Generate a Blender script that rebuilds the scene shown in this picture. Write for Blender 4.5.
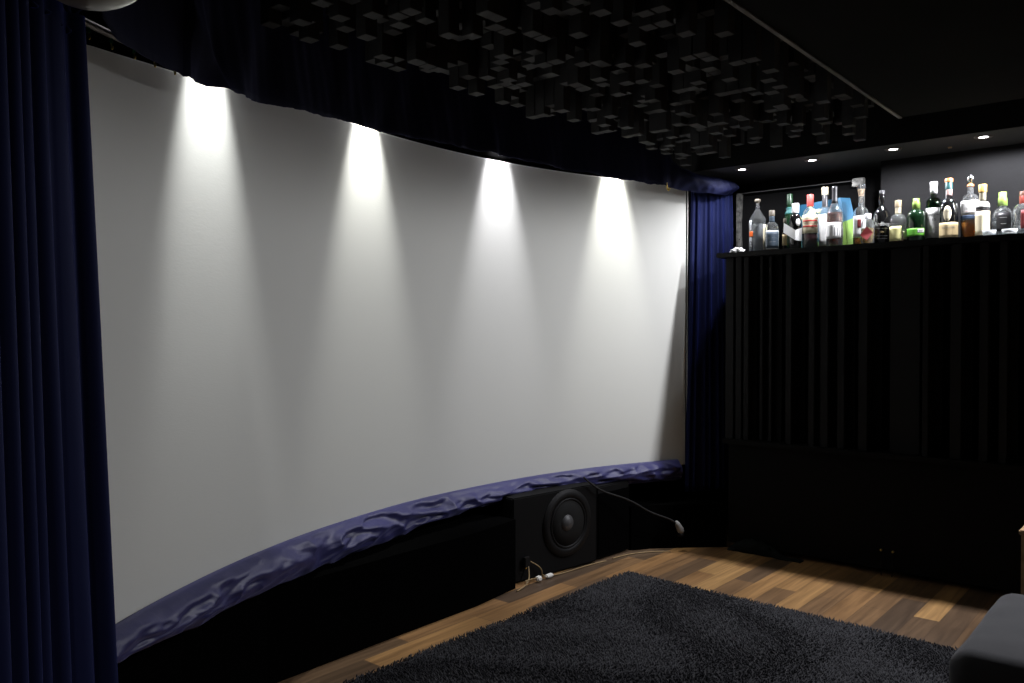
import bpy, bmesh, math, random
from mathutils import Vector, Matrix, noise
import numpy as np
random.seed(7)
R = math.radians
S = bpy.context.scene
for o in list(bpy.data.objects): bpy.data.objects.remove(o)
COL = S.collection

# ------------------------------------------------------------------ camera
cam_d = bpy.data.cameras.new('camera'); cam = bpy.data.objects.new('camera', cam_d); COL.objects.link(cam)
cam.location = (0, 0, 1.25)
cam.rotation_euler = (R(90 - 0.80), 0, R(40.4))
cam_d.sensor_width = 36; cam_d.lens = 820 / 1024 * 36; cam_d.clip_start = .05
S.camera = cam
# ------------------------------------------------------------------ world / exposure
w = bpy.data.worlds.new('world'); S.world = w; w.use_nodes = True
w.node_tree.nodes['Background'].inputs[0].default_value = (0, 0, 0, 1)
w.node_tree.nodes['Background'].inputs[1].default_value = 0
S.view_settings.view_transform = 'Standard'; S.view_settings.look = 'None'
S.view_settings.gamma = 1; S.view_settings.use_curve_mapping = False
S.view_settings.exposure = 0.0
# light levels (W) used by the fixtures further down
SCREEN_CORE = 120.0      # narrow beam of each screen downlight
SCREEN_SPILL = 1.0     # wide spill of the same lamp
SCREEN_MID = 5.0
BAR_SPOT = 25.0
BAR_COOL = (0.93, 0.93, 1.0)
SCR_COL = [(0.97, 0.98, 1.0), (1, 1, .99), (.93, .92, 1.0), (1, 1, .96)]

# ------------------------------------------------------------------ screen circle
CX, CY, RS = .675, 2.835, 3.414
def arc(phi, r):      # phi in degrees, 0 = deepest point, positive towards the bar
    return (CX - r * math.cos(R(phi)), CY + r * math.sin(R(phi)))
def interp(x, tab):
    if x <= tab[0][0]: return tab[0][1]
    for (a, b), (c, d) in zip(tab, tab[1:]):
        if x <= c: return b + (d - b) * (x - a) / (c - a)
    return tab[-1][1]

# ------------------------------------------------------------------ materials
def mat(name, col, rough=.6, metal=0, **k):
    m = bpy.data.materials.new(name); m.use_nodes = True
    b = m.node_tree.nodes['Principled BSDF']
    b.inputs['Base Color'].default_value = (*col, 1); b.inputs['Roughness'].default_value = rough
    b.inputs['Metallic'].default_value = metal
    for kk, v in k.items():
        key = kk.replace('_', ' ')
        b.inputs[key].default_value = v
    return m
def N(m, t, **k):
    n = m.node_tree.nodes.new(t)
    for a, v in k.items(): setattr(n, a, v)
    return n
def bump(m, scale, strength, dist=.002, detail=4, coord='Object'):
    L = m.node_tree.links; b = m.node_tree.nodes['Principled BSDF']
    tc = N(m, 'ShaderNodeTexCoord'); n = N(m, 'ShaderNodeTexNoise'); bp = N(m, 'ShaderNodeBump')
    n.inputs['Scale'].default_value = scale; n.inputs['Detail'].default_value = detail
    bp.inputs['Strength'].default_value = strength; bp.inputs['Distance'].default_value = dist
    L.new(tc.outputs[coord], n.inputs['Vector']); L.new(n.outputs['Fac'], bp.inputs['Height']); L.new(bp.outputs[0], b.inputs['Normal'])
    return n
def vary(m, c1, c2, scale, detail=5):
    L = m.node_tree.links; b = m.node_tree.nodes['Principled BSDF']
    tc = N(m, 'ShaderNodeTexCoord'); n = N(m, 'ShaderNodeTexNoise'); r = N(m, 'ShaderNodeValToRGB')
    n.inputs['Scale'].default_value = scale; n.inputs['Detail'].default_value = detail
    r.color_ramp.elements[0].position = .35; r.color_ramp.elements[1].position = .65
    r.color_ramp.elements[0].color = (*c1, 1); r.color_ramp.elements[1].color = (*c2, 1)
    L.new(tc.outputs['Object'], n.inputs['Vector']); L.new(n.outputs['Fac'], r.inputs[0]); L.new(r.outputs[0], b.inputs['Base Color'])

M = {}
M['screen'] = mat('screen_fabric', (.62, .625, .575), .85)
def screen_weave(m):
    L = m.node_tree.links; b = m.node_tree.nodes['Principled BSDF']
    tc = N(m, 'ShaderNodeTexCoord'); mp = N(m, 'ShaderNodeMapping'); mp.inputs['Scale'].default_value = (60, 60, 190)
    n = N(m, 'ShaderNodeTexNoise'); n.inputs['Scale'].default_value = 1; n.inputs['Detail'].default_value = 2
    bp = N(m, 'ShaderNodeBump'); bp.inputs['Strength'].default_value = .15; bp.inputs['Distance'].default_value = .0012
    L.new(tc.outputs['Object'], mp.inputs[0]); L.new(mp.outputs[0], n.inputs['Vector']); L.new(n.outputs['Fac'], bp.inputs['Height']); L.new(bp.outputs[0], b.inputs['Normal'])
screen_weave(M['screen'])
M['velvet'] = mat('navy_velvet', (.006, .010, .050), .75, Specular_IOR_Level=.15, Sheen_Weight=.3, Sheen_Roughness=.35, Sheen_Tint=(.08, .12, .9, 1)); bump(M['velvet'], 220, .15, .001)
M['satin'] = mat('navy_satin', (.015, .015, .078), .48, Sheen_Weight=.2, Sheen_Tint=(.5, .5, .9, 1)); bump(M['satin'], 45, .25, .004)
M['navyval'] = mat('navy_valance_cloth', (.010, .012, .034), .8, Specular_IOR_Level=.2, Sheen_Weight=.12, Sheen_Tint=(.2, .25, 1, 1)); bump(M['navyval'], 30, .2, .004)
M['blackwall'] = mat('black_paint', (.006, .006, .006), .8, Specular_IOR_Level=.15); bump(M['blackwall'], 60, .2)
M['greywall'] = mat('charcoal_plaster', (.007, .007, .0075), .85, Specular_IOR_Level=.2); vary(M['greywall'], (.0036, .0036, .0038), (.0052, .0052, .0055), 5); bump(M['greywall'], 18, .5, .004)
M['soffit'] = mat('soffit_black_paint', (.035, .035, .036), .7, Specular_IOR_Level=.2)
M['black'] = mat('black_fabric', (.0018, .0018, .0018), .95, Specular_IOR_Level=.0); bump(M['black'], 300, .3)
M['blackwood'] = mat('black_wood', (.0045, .0045, .0045), .7, Specular_IOR_Level=.1); bump(M['blackwood'], 40, .15)
M['barblack'] = mat('black_bar_top_lacquer', (.006, .006, .006), .45, Specular_IOR_Level=.2)
M['foam'] = mat('black_painted_blocks', (.040, .040, .042), .9); vary(M['foam'], (.021, .021, .022), (.037, .037, .038), 9)
M['panel'] = mat('dark_olive_panel', (.02, .019, .015), .9, Specular_IOR_Level=.05); vary(M['panel'], (.005, .005, .0035), (.0075, .0072, .0055), 3)
M['paneledge'] = mat('panel_edge_light_glints', (.16, .15, .125), .7); vary(M['paneledge'], (.02, .02, .018), (.26, .25, .21), 2.6)  # pale patches paint light glints onto the panel's side face
M['metal'] = mat('dark_metal', (.10, .08, .065), .4, .7)
M['gold'] = mat('brass', (.75, .55, .15), .3, 1)
M['green_plastic'] = mat('green_plastic', (.01, .16, .06), .4)
M['silver'] = mat('scuffed_aluminium', (.55, .55, .52), .45, .4); vary(M['silver'], (.06, .06, .055), (.22, .22, .2), 35); M['dimrail'] = mat('dull_metal_edge', (.035, .035, .033), .6)
M['niche'] = mat('black_frame_panel', (.004, .004, .004), .95, Specular_IOR_Level=.05)
M['sofa'] = mat('grey_upholstery', (.11, .11, .115), .95, Sheen_Weight=.1); vary(M['sofa'], (.04, .04, .043), (.055, .055, .058), 5); bump(M['sofa'], 420, .5, .001)
M['pile'] = mat('charcoal_shag', (.045, .046, .052), .95, Specular_IOR_Level=.1, Sheen_Weight=.1); vary(M['pile'], (.022, .022, .025), (.045, .045, .05), 38)
M['rugbase'] = mat('charcoal_rug_backing', (.02, .02, .022), .95)
M['palewood'] = mat('pale_wood', (.42, .27, .13), .5); vary(M['palewood'], (.36, .22, .1), (.5, .33, .17), 30)
M['opal'] = mat('opal_glass', (.36, .36, .27), .3, Coat_Weight=.3)
M['rubber'] = mat('black_rubber', (.003, .003, .003), .6, Specular_IOR_Level=.2)
M['cone'] = mat('paper_cone', (.007, .007, .0065), .8, Specular_IOR_Level=.2)
M['dustcap'] = mat('grey_dust_cap', (.05, .05, .05), .5)
M['cable_tan'] = mat('tan_cable', (.26, .18, .08), .5)
M['cable_black'] = mat('black_cable', (.012, .012, .012), .6, Specular_IOR_Level=.2)
M['white_plastic'] = mat('white_plastic', (.75, .74, .68), .4)
M['greyplug'] = mat('grey_plug', (.22, .22, .21), .5)
M['cloth'] = mat('dark_green_grey_cloth', (.010, .012, .0115), .95, Specular_IOR_Level=.1)
M['tissue'] = mat('white_tissue', (.8, .8, .78), .9)
M['chrome'] = mat('chrome', (.7, .7, .7), .2, 1)

def glass(name, col=(1, 1, 1), rough=.02, ior=1.45):
    return mat(name, col, rough, Transmission_Weight=1.0, IOR=ior)
M['g_clear'] = mat('clear_glass', (.92, .95, .94), .04, Transmission_Weight=.965, IOR=1.45)
M['g_dish'] = mat('cut_clear_glass', (.85, .88, .88), .08, Transmission_Weight=.6, IOR=1.5)
M['g_green'] = glass('green_glass', (.03, .22, .06), .04)
M['g_dkgreen'] = mat('dark_green_glass', (.006, .02, .008), .06, Coat_Weight=1)
M['g_black'] = mat('black_glass', (.006, .006, .006), .06, Coat_Weight=1)
M['g_brown'] = glass('brown_glass', (.25, .07, .02))
def liquid(name, col): return mat(name, col, .05, Transmission_Weight=.75, IOR=1.34)
M['l_amber'] = liquid('amber_liquid', (.75, .28, .05))
M['l_red'] = mat('red_brown_liquid', (.16, .022, .008), .05, Transmission_Weight=.3, IOR=1.34)
M['l_clear'] = liquid('clear_liquid', (.9, .93, .97))
M['l_gold'] = liquid('golden_liquid', (.9, .6, .12))
M['l_dark'] = mat('dark_liquid', (.02, .008, .01), .1)
def flat(name, col, rough=.55): M[name] = mat(name, col, rough)
for n, c in dict(paper_white=(.85, .85, .82), paper_cream=(.8, .72, .5), paper_yellow=(.82, .78, .35), paper_tan=(.72, .56, .3), paper_green=(.18, .62, .06),
                 paper_bluegrey=(0.05, 0.075, 0.1), paper_blue=(0.06, 0.1, 0.17), ink_black=(.015, .015, .015), ink_red=(.6, .05, .04), ink_orange=(.9, .16, .02), ink_grey=(.3, .3, .3),
                 ink_silver=(.6, .62, .62), paper_red=(0.175, 0.015, 0.015), cap_red=(0.425, 0.06, 0.05), cap_white=(0.595, 0.595, 0.595), cap_black=(.02, .02, .022), cap_lime=(0.225, 0.34, 0.07),
                 cap_tan=(0.25, 0.2, 0.12), cap_orange=(0.4, 0.15, 0.04), cap_teal=(0.01, 0.06, 0.06), cap_cream=(0.4, 0.36, 0.25), cap_gold=(0.375, 0.24, 0.06), cap_taupe=(0.15, 0.13, 0.1),
                 cap_brown=(.12, .05, .03), cap_dkred=(0.2, 0.025, 0.015), pink_strip=(0.375, 0.25, 0.225), cap_green=(.006, .03, .01), cork=(.5, .36, .22), card_teal=(0.005, 0.08, 0.075)).items():
    flat(n, c, .4 if n.startswith('cap') else .6)

def lamp_mat():
    m = bpy.data.materials.new('lit_lamp_lens'); m.use_nodes = True
    b = m.node_tree.nodes['Principled BSDF']; b.inputs['Base Color'].default_value = (.9, .9, .9, 1)
    b.inputs['Emission Color'].default_value = (.95, .92, 1, 1); b.inputs['Emission Strength'].default_value = 25
    return m
M['lens'] = lamp_mat()

def floor_mat():
    m = mat('oiled_strip_parquet', (.3, .15, .06), .42)
    L = m.node_tree.links; b = m.node_tree.nodes['Principled BSDF']
    tc = N(m, 'ShaderNodeTexCoord'); mp = N(m, 'ShaderNodeMapping'); mp.inputs['Rotation'].default_value = (0, 0, R(90)); mp.inputs['Location'].default_value = (.13, .04, 0)
    br = N(m, 'ShaderNodeTexBrick'); br.offset = .37; br.offset_frequency = 2; br.squash = 1
    br.inputs['Scale'].default_value = 1; br.inputs['Brick Width'].default_value = .62; br.inputs['Row Height'].default_value = .104
    br.inputs['Mortar Size'].default_value = .0011; br.inputs['Mortar Smooth'].default_value = .3
    br.inputs['Color1'].default_value = (0, 0, 0, 1); br.inputs['Color2'].default_value = (1, 1, 1, 1); br.inputs['Mortar'].default_value = (.5, .5, .5, 1)
    L.new(tc.outputs['Object'], mp.inputs[0]); L.new(mp.outputs[0], br.inputs['Vector'])
    rp = N(m, 'ShaderNodeValToRGB'); cr = rp.color_ramp; cr.interpolation = 'LINEAR'
    cols = [(0, (.085, .058, .038)), (.3, (.17, .105, .056)), (.55, (.31, .175, .075)), (.8, (.40, .225, .09)), (1, (.50, .30, .12))]
    cr.elements[0].position = 0; cr.elements[0].color = (*cols[0][1], 1); cr.elements[1].position = 1; cr.elements[1].color = (*cols[-1][1], 1)
    for p, c in cols[1:-1]:
        e = cr.elements.new(p); e.color = (*c, 1)
    L.new(br.outputs['Color'], rp.inputs[0])
    # grain
    mp2 = N(m, 'ShaderNodeMapping'); mp2.inputs['Scale'].default_value = (38, 2.2, 1)
    n = N(m, 'ShaderNodeTexNoise'); n.inputs['Scale'].default_value = 1; n.inputs['Detail'].default_value = 6; n.inputs['Distortion'].default_value = .6
    L.new(tc.outputs['Object'], mp2.inputs[0]); L.new(mp2.outputs[0], n.inputs['Vector'])
    rg = N(m, 'ShaderNodeValToRGB'); rg.color_ramp.elements[0].position = .3; rg.color_ramp.elements[0].color = (.5, .47, .45, 1); rg.color_ramp.elements[1].position = .7; rg.color_ramp.elements[1].color = (1.1, 1.08, 1.05, 1)
    L.new(n.outputs['Fac'], rg.inputs[0])
    mx = N(m, 'ShaderNodeMix', data_type='RGBA', blend_type='MULTIPLY'); mx.inputs[0].default_value = 1
    L.new(rp.outputs[0], mx.inputs[6]); L.new(rg.outputs[0], mx.inputs[7])
    mm = N(m, 'ShaderNodeMix', data_type='RGBA'); mm.inputs[7].default_value = (.06, .035, .02, 1)
    L.new(br.outputs['Fac'], mm.inputs[0]); L.new(mx.outputs[2], mm.inputs[6]); L.new(mm.outputs[2], b.inputs['Base Color'])
    bp = N(m, 'ShaderNodeBump'); bp.inputs['Strength'].default_value = .3; bp.inputs['Distance'].default_value = .001; bp.invert = True
    L.new(br.outputs['Fac'], bp.inputs['Height']); L.new(bp.outputs[0], b.inputs['Normal'])
    return m
M['floor'] = floor_mat()

# ------------------------------------------------------------------ helpers
def new_obj(name, me, m=None, parent=None, smooth=False):
    o = bpy.data.objects.new(name, me); COL.objects.link(o)
    if m is not None and not me.materials:
        me.materials.append(M[m] if isinstance(m, str) else m)
    if parent: o.parent = parent
    if smooth: me.polygons.foreach_set('use_smooth', [True] * len(me.polygons))
    return o
def pydata(name, v, f, m=None, parent=None, smooth=False):
    me = bpy.data.meshes.new(name); me.from_pydata([tuple(p) for p in v], [], f); me.update()
    bm = bmesh.new(); bm.from_mesh(me); bmesh.ops.recalc_face_normals(bm, faces=bm.faces); bm.to_mesh(me); bm.free()
    return new_obj(name, me, m, parent, smooth)
def empty(name, loc, rz=0):
    o = bpy.data.objects.new(name, None); COL.objects.link(o); o.location = loc; o.rotation_euler = (0, 0, rz); o.empty_display_size = .05
    return o
def tag(o, label, cat, group=None, kind=None):
    o['label'] = label; o['category'] = cat
    if group: o['group'] = group
    if kind: o['kind'] = kind
    return o
def struct(o): o['kind'] = 'structure'; return o
def box(name, lo, hi, m, parent=None, bev=.0, seg=2):
    bm = bmesh.new(); bmesh.ops.create_cube(bm, size=1)
    sx, sy, sz = (hi[i] - lo[i] for i in range(3))
    for v in bm.verts: v.co = Vector((lo[0] + (v.co.x + .5) * sx, lo[1] + (v.co.y + .5) * sy, lo[2] + (v.co.z + .5) * sz))
    if bev: bmesh.ops.bevel(bm, geom=bm.edges[:], offset=bev, segments=seg, affect='EDGES')
    me = bpy.data.meshes.new(name); bm.to_mesh(me); bm.free()
    return new_obj(name, me, m, parent)
def lathe(name, prof, m, parent=None, seg=28, loc=None, closed=False, flatten=1.0):
    v, f = [], []; n = len(prof)
    for i in range(seg):
        a = 2 * math.pi * i / seg
        for r, z in prof: v.append((r * math.cos(a), r * math.sin(a) * flatten, z))
    for i in range(seg):
        j = (i + 1) % seg
        for k in range(n - 1 if not closed else n):
            k2 = (k + 1) % n
            f.append((i * n + k, j * n + k, j * n + k2, i * n + k2))
    me = bpy.data.meshes.new(name); me.from_pydata(v, [], f)
    bm = bmesh.new(); bm.from_mesh(me); bmesh.ops.remove_doubles(bm, verts=bm.verts, dist=1e-6)
    bmesh.ops.recalc_face_normals(bm, faces=bm.faces); bm.to_mesh(me); bm.free()
    o = new_obj(name, me, m, parent, True)
    if loc: o.location = loc
    return o
def tube(name, pts, r, m, parent=None, seg=8):
    cu = bpy.data.curves.new(name, 'CURVE'); cu.dimensions = '3D'; cu.bevel_depth = r; cu.bevel_resolution = 2; cu.use_fill_caps = True; cu.resolution_u = 6
    sp = cu.splines.new('NURBS'); sp.points.add(len(pts) - 1)
    for p, q in zip(sp.points, pts): p.co = (*q, 1)
    sp.use_endpoint_u = True; sp.order_u = min(4, len(pts))
    t = bpy.data.objects.new('tmp', cu); COL.objects.link(t)
    dg = bpy.context.evaluated_depsgraph_get(); me = bpy.data.meshes.new_from_object(t.evaluated_get(dg))
    bpy.data.objects.remove(t); me.name = name; me.materials.clear()
    return new_obj(name, me, m, parent, True)
def ribbon(name, n, rows, fn, m, parent=None, thick=.004):
    """sheet with n columns and rows rows: fn(u,v)->point; solidified"""
    v = [fn(i / (n - 1), j / (rows - 1)) for i in range(n) for j in range(rows)]
    f = [(i * rows + j, (i + 1) * rows + j, (i + 1) * rows + j + 1, i * rows + j + 1) for i in range(n - 1) for j in range(rows - 1)]
    me = bpy.data.meshes.new(name); me.from_pydata(v, [], f); me.update()
    o = new_obj(name, me, m, parent, True)
    md = o.modifiers.new('thickness', 'SOLIDIFY'); md.thickness = thick; md.offset = 0
    return o
def text_mesh(name, s, size, m, parent, r=None, loc=(0, 0, 0), rot=0, flat_rot=None):
    """letters bent round a cylinder of radius r facing local -Y, baseline at loc.z, or flat"""
    cu = bpy.data.curves.new(name, 'FONT'); cu.body = s; cu.size = size; cu.align_x = 'CENTER'; cu.align_y = 'CENTER'; cu.extrude = .0002
    t = bpy.data.objects.new('tmp', cu); COL.objects.link(t)
    dg = bpy.context.evaluated_depsgraph_get(); me = bpy.data.meshes.new_from_object(t.evaluated_get(dg)); bpy.data.objects.remove(t)
    for v in me.vertices:
        x, y, z = v.co; c, sn = math.cos(rot), math.sin(rot); x, y = x * c - y * sn, x * sn + y * c
        if r is not None:
            a = x / r + loc[0]; rr = r + .0006 + z
            v.co = (rr * math.sin(a), -rr * math.cos(a), loc[2] + y)
        else: v.co = (loc[0] + x, loc[1] - z, loc[2] + y)
    me.name = name; me.materials.clear()
    return new_obj(name, me, m, parent)

# ------------------------------------------------------------------ room shell
struct(box('floor', (-3.4, -2.6, -.1), (2.4, 5.0, 0), 'floor'))
struct(box('ceiling', (-3.4, -2.6, 2.45), (2.4, 5.0, 2.55), 'blackwall'))
struct(box('wall_left', (-3.5, -2.6, 0), (-3.4, 5.0, 2.45), 'blackwall'))
struct(box('wall_near', (-3.4, -2.7, 0), (2.4, -2.6, 2.45), 'blackwall'))
struct(box('wall_right', (2.4, -2.6, 0), (2.5, 5.0, 2.45), 'blackwall'))
struct(box('wall_far', (-3.4, 4.9, 0), (2.4, 5.0, 2.45), 'blackwall'))
struct(box('wall_far_plaster', (-1.368, 4.70, 1.70), (2.4, 4.9, 2.45), 'greywall')).name = 'trim_2'
struct(box('trim_1', (-3.2, 4.31, 2.167), (2.4, 4.90, 2.45), 'soffit'))
struct(box('trim_3', (-3.2, 4.298, 2.165), (2.4, 4.309, 2.45), 'blackwall'))       # soffit over the bar
# dropped ceiling panel
cp = empty('ceiling_panel', (-1.06, 3.93, 2.2)); tag(cp, 'large plain dark panel dropped below the ceiling at upper right', 'ceiling panel')
def crel(lo, hi): return tuple(a - b for a, b in zip(lo, (-1.06, 3.93, 2.2))), tuple(a - b for a, b in zip(hi, (-1.06, 3.93, 2.2)))
lo, hi = crel((-1.055, -1.2, 2.2), (1.9, 3.93, 2.235)); box('board', lo, hi, 'panel', cp)
lo, hi = crel((-1.071, -1.2, 2.196), (-1.0555, 3.93, 2.226)); box('edge_strip', lo, hi, 'paneledge', cp)['label'] = 'strip along the left edge with painted light glints'
lo, hi = crel((-1.0, -1.15, 2.235), (1.85, 3.88, 2.45)); box('hanging_frame', lo, hi, 'black', cp)

# ------------------------------------------------------------------ skyline diffuser on the ceiling
df = empty('ceiling_diffuser', (-1.7, 2.8, 2.45)); tag(df, 'black ceiling diffuser of many square blocks hanging at uneven lengths', 'acoustic diffuser')
box('backing', (-.565, -1.37, -.02), (.55, 1.35, 0), 'blackwood', df)
cells = []
P = .0515
rnd = random.Random(3)
lens = [.03, .03, .05, .07, .10, .13, .16, .20, .24, .27]
for i in range(21):
    for j in range(58):
        x = -2.24 + P * (i + .5); y = 1.43 + P * (j + .5)
        if y > 4.13: continue
        L_ = rnd.choice(lens)
        if i < 3 and j < 14 and rnd.random() < .65: L_ = rnd.choice([.22, .25, .27])
        if (i < 2 or j < 2) and rnd.random() < .6: L_ = rnd.choice(lens[4:])
        if rnd.random() < .12: continue
        z0 = 2.43 - L_
        # place in camera terms only to decide which blocks show largest (the nearest in view)
        cells.append((x, y, z0, L_))
def insight(c):
    x, y, z, _ = c; d = -x * .648 + y * .7615; l = x * .7615 + y * .648
    if d < .3: return False
    px, py = 512 + 820 * l / d, 330 - 820 * (z - 1.25) / d
    return 270 < px < 1040 and 2 < py
vis = sorted([c for c in cells if insight(c)], key=lambda c: math.hypot(c[0], c[1]))
near = vis[:100]; nset = set(near); rest = [c for c in cells if c not in nset]
blk = {}
def block_mesh(L_):
    if L_ not in blk:
        bm = bmesh.new(); bmesh.ops.create_cube(bm, size=1)
        for v in bm.verts: v.co = Vector((v.co.x * .047, v.co.y * .047, (v.co.z + .5) * L_))
        bmesh.ops.bevel(bm, geom=bm.edges[:], offset=.0015, segments=1, affect='EDGES')
        me = bpy.data.meshes.new('block'); bm.to_mesh(me); bm.free(); me.materials.append(M['foam']); blk[L_] = me
    return blk[L_]
for x, y, z, L_ in near:
    o = bpy.data.objects.new('block', block_mesh(L_)); COL.objects.link(o); o.parent = df; o.location = (x + 1.7, y - 2.8, z - 2.45)
v, f = [], []
for x, y, z, L_ in rest:
    b = len(v); h = .0235
    for dz in (0, L_):
        for sx, sy in ((-1, -1), (1, -1), (1, 1), (-1, 1)): v.append((x + 1.7 + sx * h, y - 2.8 + sy * h, z - 2.45 + dz))
    f += [(b, b + 3, b + 2, b + 1), (b + 4, b + 5, b + 6, b + 7)] + [(b + k, b + (k + 1) % 4, b + 4 + (k + 1) % 4, b + 4 + k) for k in range(4)]
o = pydata('blocks', v, f, 'foam', df); o['kind'] = 'stuff'

# ------------------------------------------------------------------ projection screen
PH0, PH1 = -37.5, 26.8
ztop = [(-37.5, 1.925), (-35, 1.955), (-31, 1.99), (-27, 2.02), (-15, 2.09), (30, 2.11)]
sc = empty('projection_screen', (*arc(0, RS), .47)); tag(sc, 'huge curved off-white projection screen lit by four spots', 'projection screen')
ox, oy, oz = sc.location
def scr(u, v):
    v = .003 if abs(v - 1 / 11) < .01 else .997 if abs(v - 10 / 11) < .01 else v; e = 1 / 119; u = e * .06 if abs(u - e) < .001 else 1 - e * .06 if abs(u - 1 + e) < .001 else u
    ph = PH0 + (PH1 - PH0) * u; x, y = arc(ph, RS); zt = interp(ph, ztop); zb = .45
    return (x - ox, y - oy, zb + (zt - zb) * v - oz)
ribbon('screen_surface', 120, 12, scr, 'screen', sc, .006)
def topb(u, v):
    ph = PH0 + (PH1 - PH0) * u; x, y = arc(ph, RS + .003); zt = interp(ph, ztop)
    return (x - ox, y - oy, zt - .002 + .045 * v - oz)
ribbon('top_border', 120, 2, topb, 'black', sc, .004)
def edgeb(u, v):      # the side return, folded back
    x, y = arc(PH1 + .1 + 1.0 * u, RS - .01 + .05 * u); return (x - ox, y - oy, .46 + 1.63 * v - oz)
ribbon('side_return', 6, 8, edgeb, 'screen', sc, .004)
def batten(u, v):
    ph = PH0 + (PH1 - PH0) * u; x, y = arc(ph, RS + .02); return (x - ox, y - oy, .44 + .06 * v - oz)
ribbon('bottom_batten', 80, 2, batten, 'blackwood', sc, .02)

# navy satin strip along the lower edge, crumpled
zsb = [(-35, .40), (-28, .352), (-18, .34), (-8, .342), (0, .375), (13, .388), (26, .364)]
def strip(u, v):
    ph = -36.5 + 62.3 * u; zb = interp(ph, zsb); s = 1 - v
    arcl = u * 3.74
    q = Vector((arcl * 2.2 + v * .5, v * .9 - arcl * .8, 2.0))
    n1 = noise.noise(q * 1.4); n2 = noise.noise(Vector((arcl * 5.0 + v * 1.6 + 1.2 * noise.noise(Vector((arcl * 2, v, 1))), v * 2.6 - arcl * 3.2, 7))); n3 = noise.noise(Vector((arcl * 11 + v * 4, v * 5 - arcl * 4, 3)))
    ridge = 1 - abs(n2) * 3
    env = math.sin(min(1, v * 6) * math.pi / 2)
    bulge = .052 * math.sin(math.pi * min(1, v * 1.02)) ** .7
    off = .010 + bulge + env * (.022 * n1 + .012 * ridge + .012 * n3)
    x, y = arc(ph, RS - off)
    z = .485 + (zb - .485) * v + (.004 + .010 * env) * n1 * (1 if v > .05 else .4)
    return (x, y, z)
o = ribbon('satin_skirt', 900, 22, strip, 'satin', None, .003)
tag(o, 'crumpled shiny navy blue fabric strip along the screen bottom edge', 'fabric trim')

# valance
hem = [(-39.6, 2.25), (-38.58, 1.945), (-37.41, 1.922), (-36.4, 1.918), (-34.6, 1.921), (-32.5, 1.924), (-27.76, 1.948), (-22.9, 1.986), (-16.6, 2.026), (-8.7, 2.056), (-4, 2.073), (2, 2.085), (8.2, 2.082), (14.4, 2.077), (19.3, 2.067), (25.5, 2.060)]
# plan path of the valance: arc, then a flap round the far curtain
vpath = [arc(a, RS - .15) for a in np.linspace(-43, 22, 110)] + [(-2.345, 4.15), (-2.31, 4.24), (-2.28, 4.33), (-2.25, 4.42), (-2.225, 4.50), (-2.20, 4.57), (-2.19, 4.62), (-2.20, 4.66)]
vphi = list(np.linspace(-43, 22, 110)) + [25, 26.5, 28, 29.5, 31, 32.5, 34, 35]
# densify
dens = []
for k in range(len(vpath) - 1):
    m_ = 4 if k < 109 else 8
    for t in range(m_):
        s = t / m_; dens.append((vpath[k][0] * (1 - s) + vpath[k + 1][0] * s, vpath[k][1] * (1 - s) + vpath[k + 1][1] * s, vphi[k] * (1 - s) + vphi[k + 1] * s))
dens.append((*vpath[-1], vphi[-1]))
vtop = [(-50, 2.447), (20.5, 2.447), (22, 2.40), (24, 2.27), (26, 2.18), (28, 2.155), (31, 2.15), (34, 2.135), (35, 2.12)]
hem2 = hem + [(28, 2.052), (31, 2.05), (33, 2.06), (35, 2.085)]
rows = 22
verts, faces = [], []
for k, (x, y, ph) in enumerate(dens):
    nx, ny = CX - x, CY - y; l = math.hypot(nx, ny); nx, ny = nx / l, ny / l
    zt = interp(ph, vtop); zb = min(interp(ph, hem2) + .005 * noise.noise(Vector((ph * .9, 0, 0))) + .003 * noise.noise(Vector((ph * 3, 0, 4))), zt - .01)
    if ph < -39.6: zb = 2.25 + .03 * (-39.6 - ph)
    for j in range(rows):
        t = j / (rows - 1)
        z = zt + (zb - zt) * t
        fold = .5 * noise.noise(Vector((ph * .33 + t * .8, 3, t * .5))) * .05 * t + .012 * t * math.sin(ph * 1.1 + 2 * noise.noise(Vector((ph * .2, 5, 0)))) + .006 * noise.noise(Vector((ph * 1.3 - t * 2, 9, t)))
        # long diagonal tension folds near the raised left end
        dg = ph + 38 - 9 * t; fold += .03 * math.exp(-(dg / 1.0) ** 2) * t
        dg = ph + 34.0 - 5 * t; fold += .02 * math.exp(-(dg / .7) ** 2) * t
        if ph < -32: fold *= .25
        if ph > 24: fold += .05 * math.sin(math.pi * t) * min(1, (ph - 24) / 3) + .010 * noise.noise(Vector((ph * 1.4, t * 3, 1)))
        fold = max(fold, -.02)
        verts.append((x + nx * fold, y + ny * fold, z))
for k in range(len(dens) - 1):
    for j in range(rows - 1): faces.append((k * rows + j, (k + 1) * rows + j, (k + 1) * rows + j + 1, k * rows + j + 1))
me = bpy.data.meshes.new('valance'); me.from_pydata(verts, [], faces)
o = new_obj('valance', me, 'navyval', None, True); md = o.modifiers.new('thickness', 'SOLIDIFY'); md.thickness = .003; md.offset = 0
tag(o, 'long dark navy valance hanging from the ceiling above the screen', 'valance')

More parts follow.
